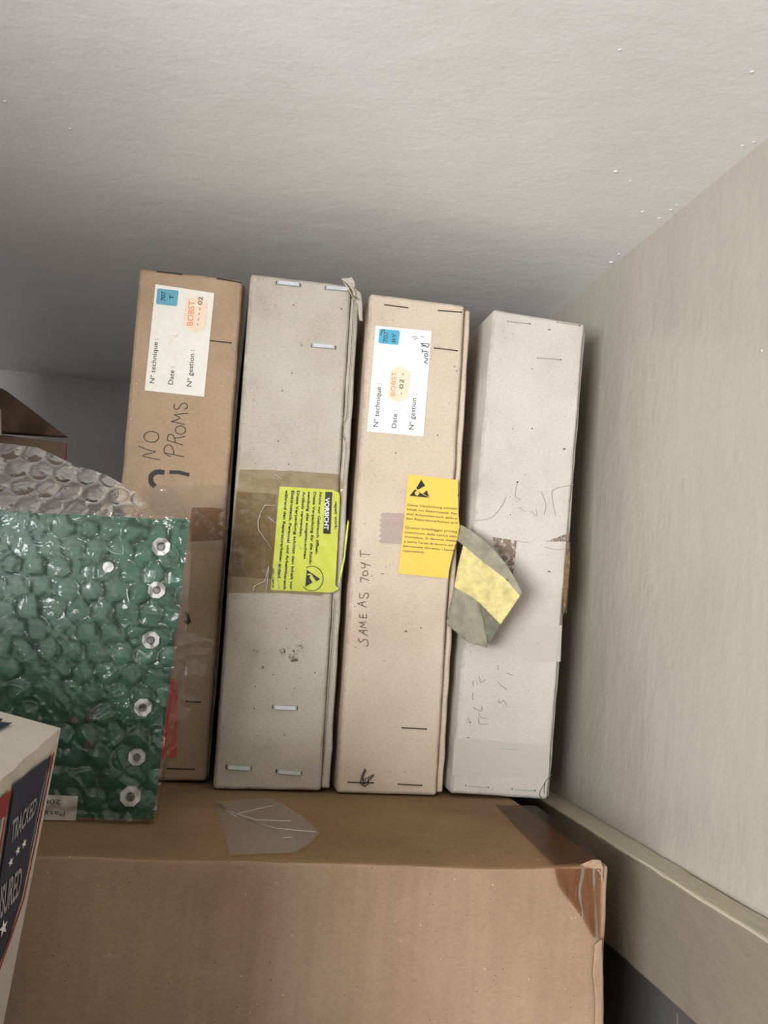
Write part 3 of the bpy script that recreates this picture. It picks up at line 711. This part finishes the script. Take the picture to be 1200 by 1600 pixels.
# ------------------------------------------------------------------ wrapped circuit board
YP = .475
rt = hY(296, 812, YP); rb = hY(239, 1285, YP)
pc = thing('wrapped_circuit_board', 'green circuit board wrapped in clear bubble wrap, standing left on the big carton', 'circuit board', (-.08, YP, ZT + .0008))
bpy.context.view_layer.update()
pp = Plane((0, YP, 0), (0, -1, 0), pc)
def at(u, v, Y): return pc.matrix_world.inverted() @ hY(u, v, Y)
TLp = at(-150, 790, YP); BLp = at(-150, 1268, YP); TRp = at(296, 812, YP); BRp = at(239, 1285, YP)
bm = bmesh.new(); zb = .0006
f0 = [bm.verts.new((p.x, 0, max(p.z, zb) if i < 2 else zb)) for i, p in enumerate((TLp, TRp, BRp, BLp))]
f1 = [bm.verts.new((v.co.x, .0022, v.co.z)) for v in f0]
bm.faces.new(f0[::-1]); bm.faces.new(f1)
for i in range(4): bm.faces.new((f0[i], f0[(i + 1) % 4], f1[(i + 1) % 4], f1[i]))
board = link('circuit_board', bm, 'pcb', pc)
bm = bmesh.new()                                       # pale bare strip along the top edge
add_poly(bm, pp, [(-150, 789), (296, 812), (294, 829), (-150, 808)], .0002)
o = link('edge_strip', bm, 'pcb', board)
def disc(bm, c, r, y0, y1, seg, mi=0, sq=0, r2=None):
    a = [bm.verts.new((c.x + r * math.cos((t + .5) * 2 * math.pi / seg), y0, c.z + r * math.sin((t + .5) * 2 * math.pi / seg))) for t in range(seg)]
    r2 = r2 or r
    b = [bm.verts.new((c.x + r2 * math.cos((t + .5) * 2 * math.pi / seg), y1, c.z + r2 * math.sin((t + .5) * 2 * math.pi / seg))) for t in range(seg)]
    bm.faces.new(b).material_index = mi
    for t in range(seg): bm.faces.new((a[t], a[(t + 1) % seg], b[(t + 1) % seg], b[t])).material_index = mi
for u, v, r in ((252, 854.5, 15), (245, 922, 14), (236, 1000, 14), (223.5, 1105, 14), (214, 1182.5, 13.5), (204, 1244, 16)):
    c = at(u, v, YP); rr = r * YP / F
    bm = bmesh.new(); disc(bm, c, rr, 0, -.0018, 8, 0, 0, rr * .93); disc(bm, c, rr * .45, -.0018, -.0032, 12, 1, 0, rr * .3)
    link('fixing_nut', bm, ['nut', 'screw'], board)
for u, v, r in ((169.5, 886, 8), (143, 1120, 7), (140, 1163, 7.5), (117, 1125, 5)):
    c = at(u, v, YP); rr = r * YP / F; bm = bmesh.new(); disc(bm, c, rr, 0, -.0012, 14); link('solder_pad', bm, 'nut' if v < 900 else 'screw', board)
bm = bmesh.new()
add_poly(bm, pp, [(40, 1241), (122, 1244), (118, 1286), (40, 1286)], .0006)
add_text(bm, pp, 'Passed', (101, 1264), (52, 1262), -0.1 or 8, .0008, 1) if False else None
add_text(bm, pp, 'Passed', (102, 1268), (50, 1266), 8, .0008, 1); add_text(bm, pp, '2083', (95, 1250), (60, 1248.5), 7, .0008, 1)
link('paper_label', bm, ['label_old', 'softink'], board)

HX = .0118
def bub(x, z, r=.0052):
    row = round(z / (HX * .866)); best = 9
    for rw in (row - 1, row, row + 1):
        ox = HX / 2 if rw % 2 else 0; cxx = round((x - ox) / HX) * HX + ox
        d = math.hypot(x - cxx, z - rw * HX * .866)
        if d < best: best = d; bx, bz = cxx, rw
    if best > r: return 0
    pop = .35 + .65 * abs(noise.noise(Vector((bx * 37, bz * 1.7, 1)))) * 1.6
    return min(1, pop) * .0036 * math.sqrt(max(0, 1 - (best / r) ** 2)) ** .8
def wrink(x, z, s=0):
    p = Vector((x * 55, z * 55, s)); a = abs(noise.noise(p)); b = abs(noise.noise(p * 2.3 + Vector((4, 1, 2)))); c = noise.noise(p * 5)
    return .0030 * (1 - a * 2) ** 3 * (a < .5) + .0018 * (1 - b * 2) ** 3 * (b < .5) + .0006 * c
def sheet(bm, fn, nu, nv, amp_b=1, amp_w=1, s=0, fold=None):
    G = []
    for j in range(nv + 1):
        row = []
        for i in range(nu + 1):
            p = fn(i / nu, j / nv); x, z = p.x, p.z
            d = amp_b * bub(x, z) + amp_w * wrink(x, z, s)
            if fold: d += fold(x, z)
            row.append(bm.verts.new((p.x + d * .15 * noise.noise(Vector((x * 90, z * 90, 9))), p.y - d, p.z)))
        G.append(row)
    for j in range(nv):
        for i in range(nu): bm.faces.new((G[j][i], G[j][i + 1], G[j + 1][i + 1], G[j + 1][i]))
def lerp_path(pts, t):
    n = len(pts) - 1; t = max(0, min(.99999, t)) * n; i = int(t); f = t - i
    return Vector(pts[i]).lerp(Vector(pts[i + 1]), f)
def between(A, B, YA, YB):
    """surface swept from outline A to outline B (pixel outlines at measured depths)"""
    def fn(s, t):
        a = lerp_path(A, s); b = lerp_path(B, s); q = a.lerp(b, t); Y = YA(s) * (1 - t) + YB(s) * t
        p = at(q.x, q.y, Y); p.z = max(p.z, .0008); return p
    return fn
bm = bmesh.new()
d0 = at(20, 990, YP); d1 = at(225, 1262, YP)
dl = (d1 - d0); dl.y = 0; dn = dl.normalized()
def diag(x, z):
    q = Vector((x, 0, z)) - d0; q.y = 0; s = q.dot(dn); t = abs((q - dn * s).length)
    return .0028 * max(0, 1 - t / .006) if -.02 < s < dl.length else 0
sheet(bm, between([(-150, 786), (100, 796), (300, 809)], [(-150, 1272), (60, 1281), (243, 1286)], lambda s: YP - .0035, lambda s: YP - .0035), 230, 200, .75, .62, 0, diag)
sheet(bm, between([(-150, 796), (0, 800), (150, 806), (298, 815)], [(-150, 640), (0, 692), (60, 700), (120, 728), (165, 742), (205, 764), (245, 790), (298, 814)], lambda s: YP - .003, lambda s: YP + .035), 200, 60, 1.0, .45, 3)
sheet(bm, between([(232, 775), (246, 765), (262, 757), (278, 770), (290, 795), (297, 830)], [(235, 800), (250, 805), (265, 812), (275, 820), (285, 825), (290, 832)], lambda s: YP + .018, lambda s: YP + .004), 40, 30, .2, 1.0, 5)
sheet(bm, between([(294, 812), (286, 900), (276, 1000), (268, 1090), (256, 1200), (243, 1284)], [(300, 815), (297, 900), (292, 980), (290, 1060), (262, 1180), (246, 1284)], lambda s: YP - .003, lambda s: YP + .006), 120, 12, .0, .6, 2)
sheet(bm, between([(280, 985), (274, 1030), (268, 1090), (262, 1140), (255, 1195)], [(300, 988), (334, 1000), (330, 1028), (308, 1075), (298, 1110), (272, 1180), (262, 1196)], lambda s: YP - .002, lambda s: YP + .012), 110, 32, .5, 1.3, 4)
bmesh.ops.recalc_face_normals(bm, faces=bm.faces)
link('bubble_wrap', bm, 'wrap', pc, True)

# ------------------------------------------------------------------ opened carton behind the wrapped board
YB = .66
ob = thing('open_cardboard_box', 'dark brown open cardboard box with raised flaps, far left behind the wrapped board', 'box', (-.25, YB + .1, ZT + .0006))
bpy.context.view_layer.update()
inv = ob.matrix_world.inverted()
pr = inv @ hY(98, 740, YB); ztop = (inv @ hY(60, 722, YB)).z
x1 = pr.x; x0 = x1 - .13; y0 = YB - ob.location.y; y1 = y0 + .19
bm = bmesh.new(); t = .003
for a in (((x0, x1), (y0, y0 + t)), ((x0, x1), (y1 - t, y1)), ((x0, x0 + t), (y0 + t, y1 - t)), ((x1 - t, x1), (y0 + t, y1 - t))):
    s = slab(a[0][0], a[0][1], a[1][0], a[1][1], 0, ztop); me = bpy.data.meshes.new('t'); s.to_mesh(me); s.free(); bm.from_mesh(me); bpy.data.meshes.remove(me)
s = slab(x0 + t, x1 - t, y0 + t, y1 - t, 0, t); me = bpy.data.meshes.new('t'); s.to_mesh(me); s.free(); bm.from_mesh(me); bpy.data.meshes.remove(me)
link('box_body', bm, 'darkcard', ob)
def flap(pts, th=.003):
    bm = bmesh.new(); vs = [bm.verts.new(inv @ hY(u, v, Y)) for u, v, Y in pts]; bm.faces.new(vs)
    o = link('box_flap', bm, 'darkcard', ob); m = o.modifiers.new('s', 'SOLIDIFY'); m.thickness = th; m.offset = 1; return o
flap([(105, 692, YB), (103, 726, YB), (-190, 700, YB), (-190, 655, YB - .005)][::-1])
flap([(-190, 664, YB + .19), (0, 674, YB + .05), (103, 681, YB + .03), (12, 612, YB + .10), (3, 607, YB + .11), (-190, 560, YB + .2)][::-1])
bm = bmesh.new(); vs = [bm.verts.new(Vector(hY(u, v, YB - .02))) for u, v in ((2, 640), (3, 681), (-60, 676), (-60, 610))]; 
bm.faces.new(vs)
pl_ = link('white_carton_edge', bm, 'mail', None); pl_.name = 'white_panel'
m = pl_.modifiers.new('s', 'SOLIDIFY'); m.thickness = .004
pl_.parent = ob; pl_.matrix_parent_inverse = inv; pl_['label'] = 'white inner flap edge'

# ------------------------------------------------------------------ white mailing box, bottom left
YM = .375
q = [hY(-40, 1101, YM), hY(94, 1138, YM), hY(92, 1159, YM), hY(6, 1600, YM)]
side = (q[2] - q[3]).normalized()
bot = q[2] - side * ((q[2].z - .001) / side.z)
tops = (q[1] - q[0]).normalized()
L0 = q[1] - tops * .13
ml = thing('mailing_box', 'white postal box with navy and red side bands, bottom left corner of the picture', 'box', (bot.x, YM - .11, 0))
bpy.context.view_layer.update(); inv = ml.matrix_world.inverted()
prof = [bot, q[2], q[1], L0, Vector((L0.x - .02, YM, .001))]
bm = bmesh.new(); ny = 30; rings = []
for j in range(ny + 1):
    y = YM - .18 * j / ny
    ring = []
    for i, p in enumerate(prof):
        co = Vector((p.x, y, p.z))
        if i in (1, 2) : co += Vector((noise.noise(Vector((y * 60, i, 0))), 0, noise.noise(Vector((y * 50, i, 4))))) * .0006
        ring.append(bm.verts.new(inv @ co))
    rings.append(ring)
for r0, r1 in zip(rings, rings[1:]):
    for i in range(5): bm.faces.new((r0[i], r0[(i + 1) % 5], r1[(i + 1) % 5], r1[i]))
bm.faces.new(rings[0][::-1]); bm.faces.new(rings[-1])
bmesh.ops.recalc_face_normals(bm, faces=bm.faces)
link('box_body', bm, 'mail', ml)
nside = side.cross(Vector((0, 1, 0))).normalized()
if nside.x < 0: nside = -nside
ps = Plane(q[2], nside, ml)
bm = bmesh.new(); SM = lambda L: Z1(L, .3187, (0, 1090)); e = .0009
add_poly(bm, ps, SM([(245, 288), (75, 420), (40, 640), (5, 870), (-60, 1270), (-60, 1500), (0, 1290), (105, 985), (150, 740), (195, 510)]), e, 0)
add_stroke(bm, ps, SM([(266, 268), (215, 500), (168, 740)])[0:3], 1.6, e, 1)
add_poly(bm, ps, SM([(252, 285), (266, 272), (258, 330), (238, 365)]), e + .0001, 1)
add_poly(bm, ps, SM([(113, 985), (121, 985), (60, 1170), (10, 1310), (-20, 1400), (-30, 1400), (2, 1308)]), e, 1)
add_poly(bm, ps, SM([(250, 330), (256, 330), (121, 985), (113, 985)]), e, 1)
add_poly(bm, ps, SM([(58, 448), (-40, 530), (-60, 650), (32, 575)]), e, 1)
add_poly(bm, ps, SM([(30, 575), (22, 580), (-10, 760), (-4, 800), (8, 720)]), e, 1)
add_text_quad(bm, ps, 'TRACKED', (17, 1318), (54, 1272), (59, 1244), (20, 1283), e + .0003, 2, .015)
add_text_quad(bm, ps, 'INSURED', (-10, 1449), (31, 1396), (36, 1352), (-6, 1394), e + .0003, 2, .015)
def star(cx, cy, rx, ry, sk):
    pts = []
    for i in range(10):
        a = math.pi / 2 + i * math.pi / 5; r = 1 if i % 2 == 0 else .4
        x, y = math.cos(a) * r * rx, math.sin(a) * r * ry; pts.append((cx + x, cy - y - x * sk))
    add_poly(bm, ps, pts, e + .0003, 3)
for c in ((17, 1347), (28, 1329), (38, 1318)): star(*c, 4.5, 7.5, 1.1)
star(5.5, 1450, 7, 13, 1.1)
link('printed_side_band', bm, ['navy', 'mailred', 'silver', 'white'], ml)
tn = tops.cross(Vector((0, 1, 0))).normalized(); tn = tn if tn.z > 0 else -tn
pt = Plane(q[1], tn, ml); bm = bmesh.new()
add_poly(bm, pt, [(-30, 1118), (5, 1123), (0, 1128), (20, 1129), (3, 1138), (-30, 1150)], .0009)
link('printed_arrow', bm, 'navy', ml)
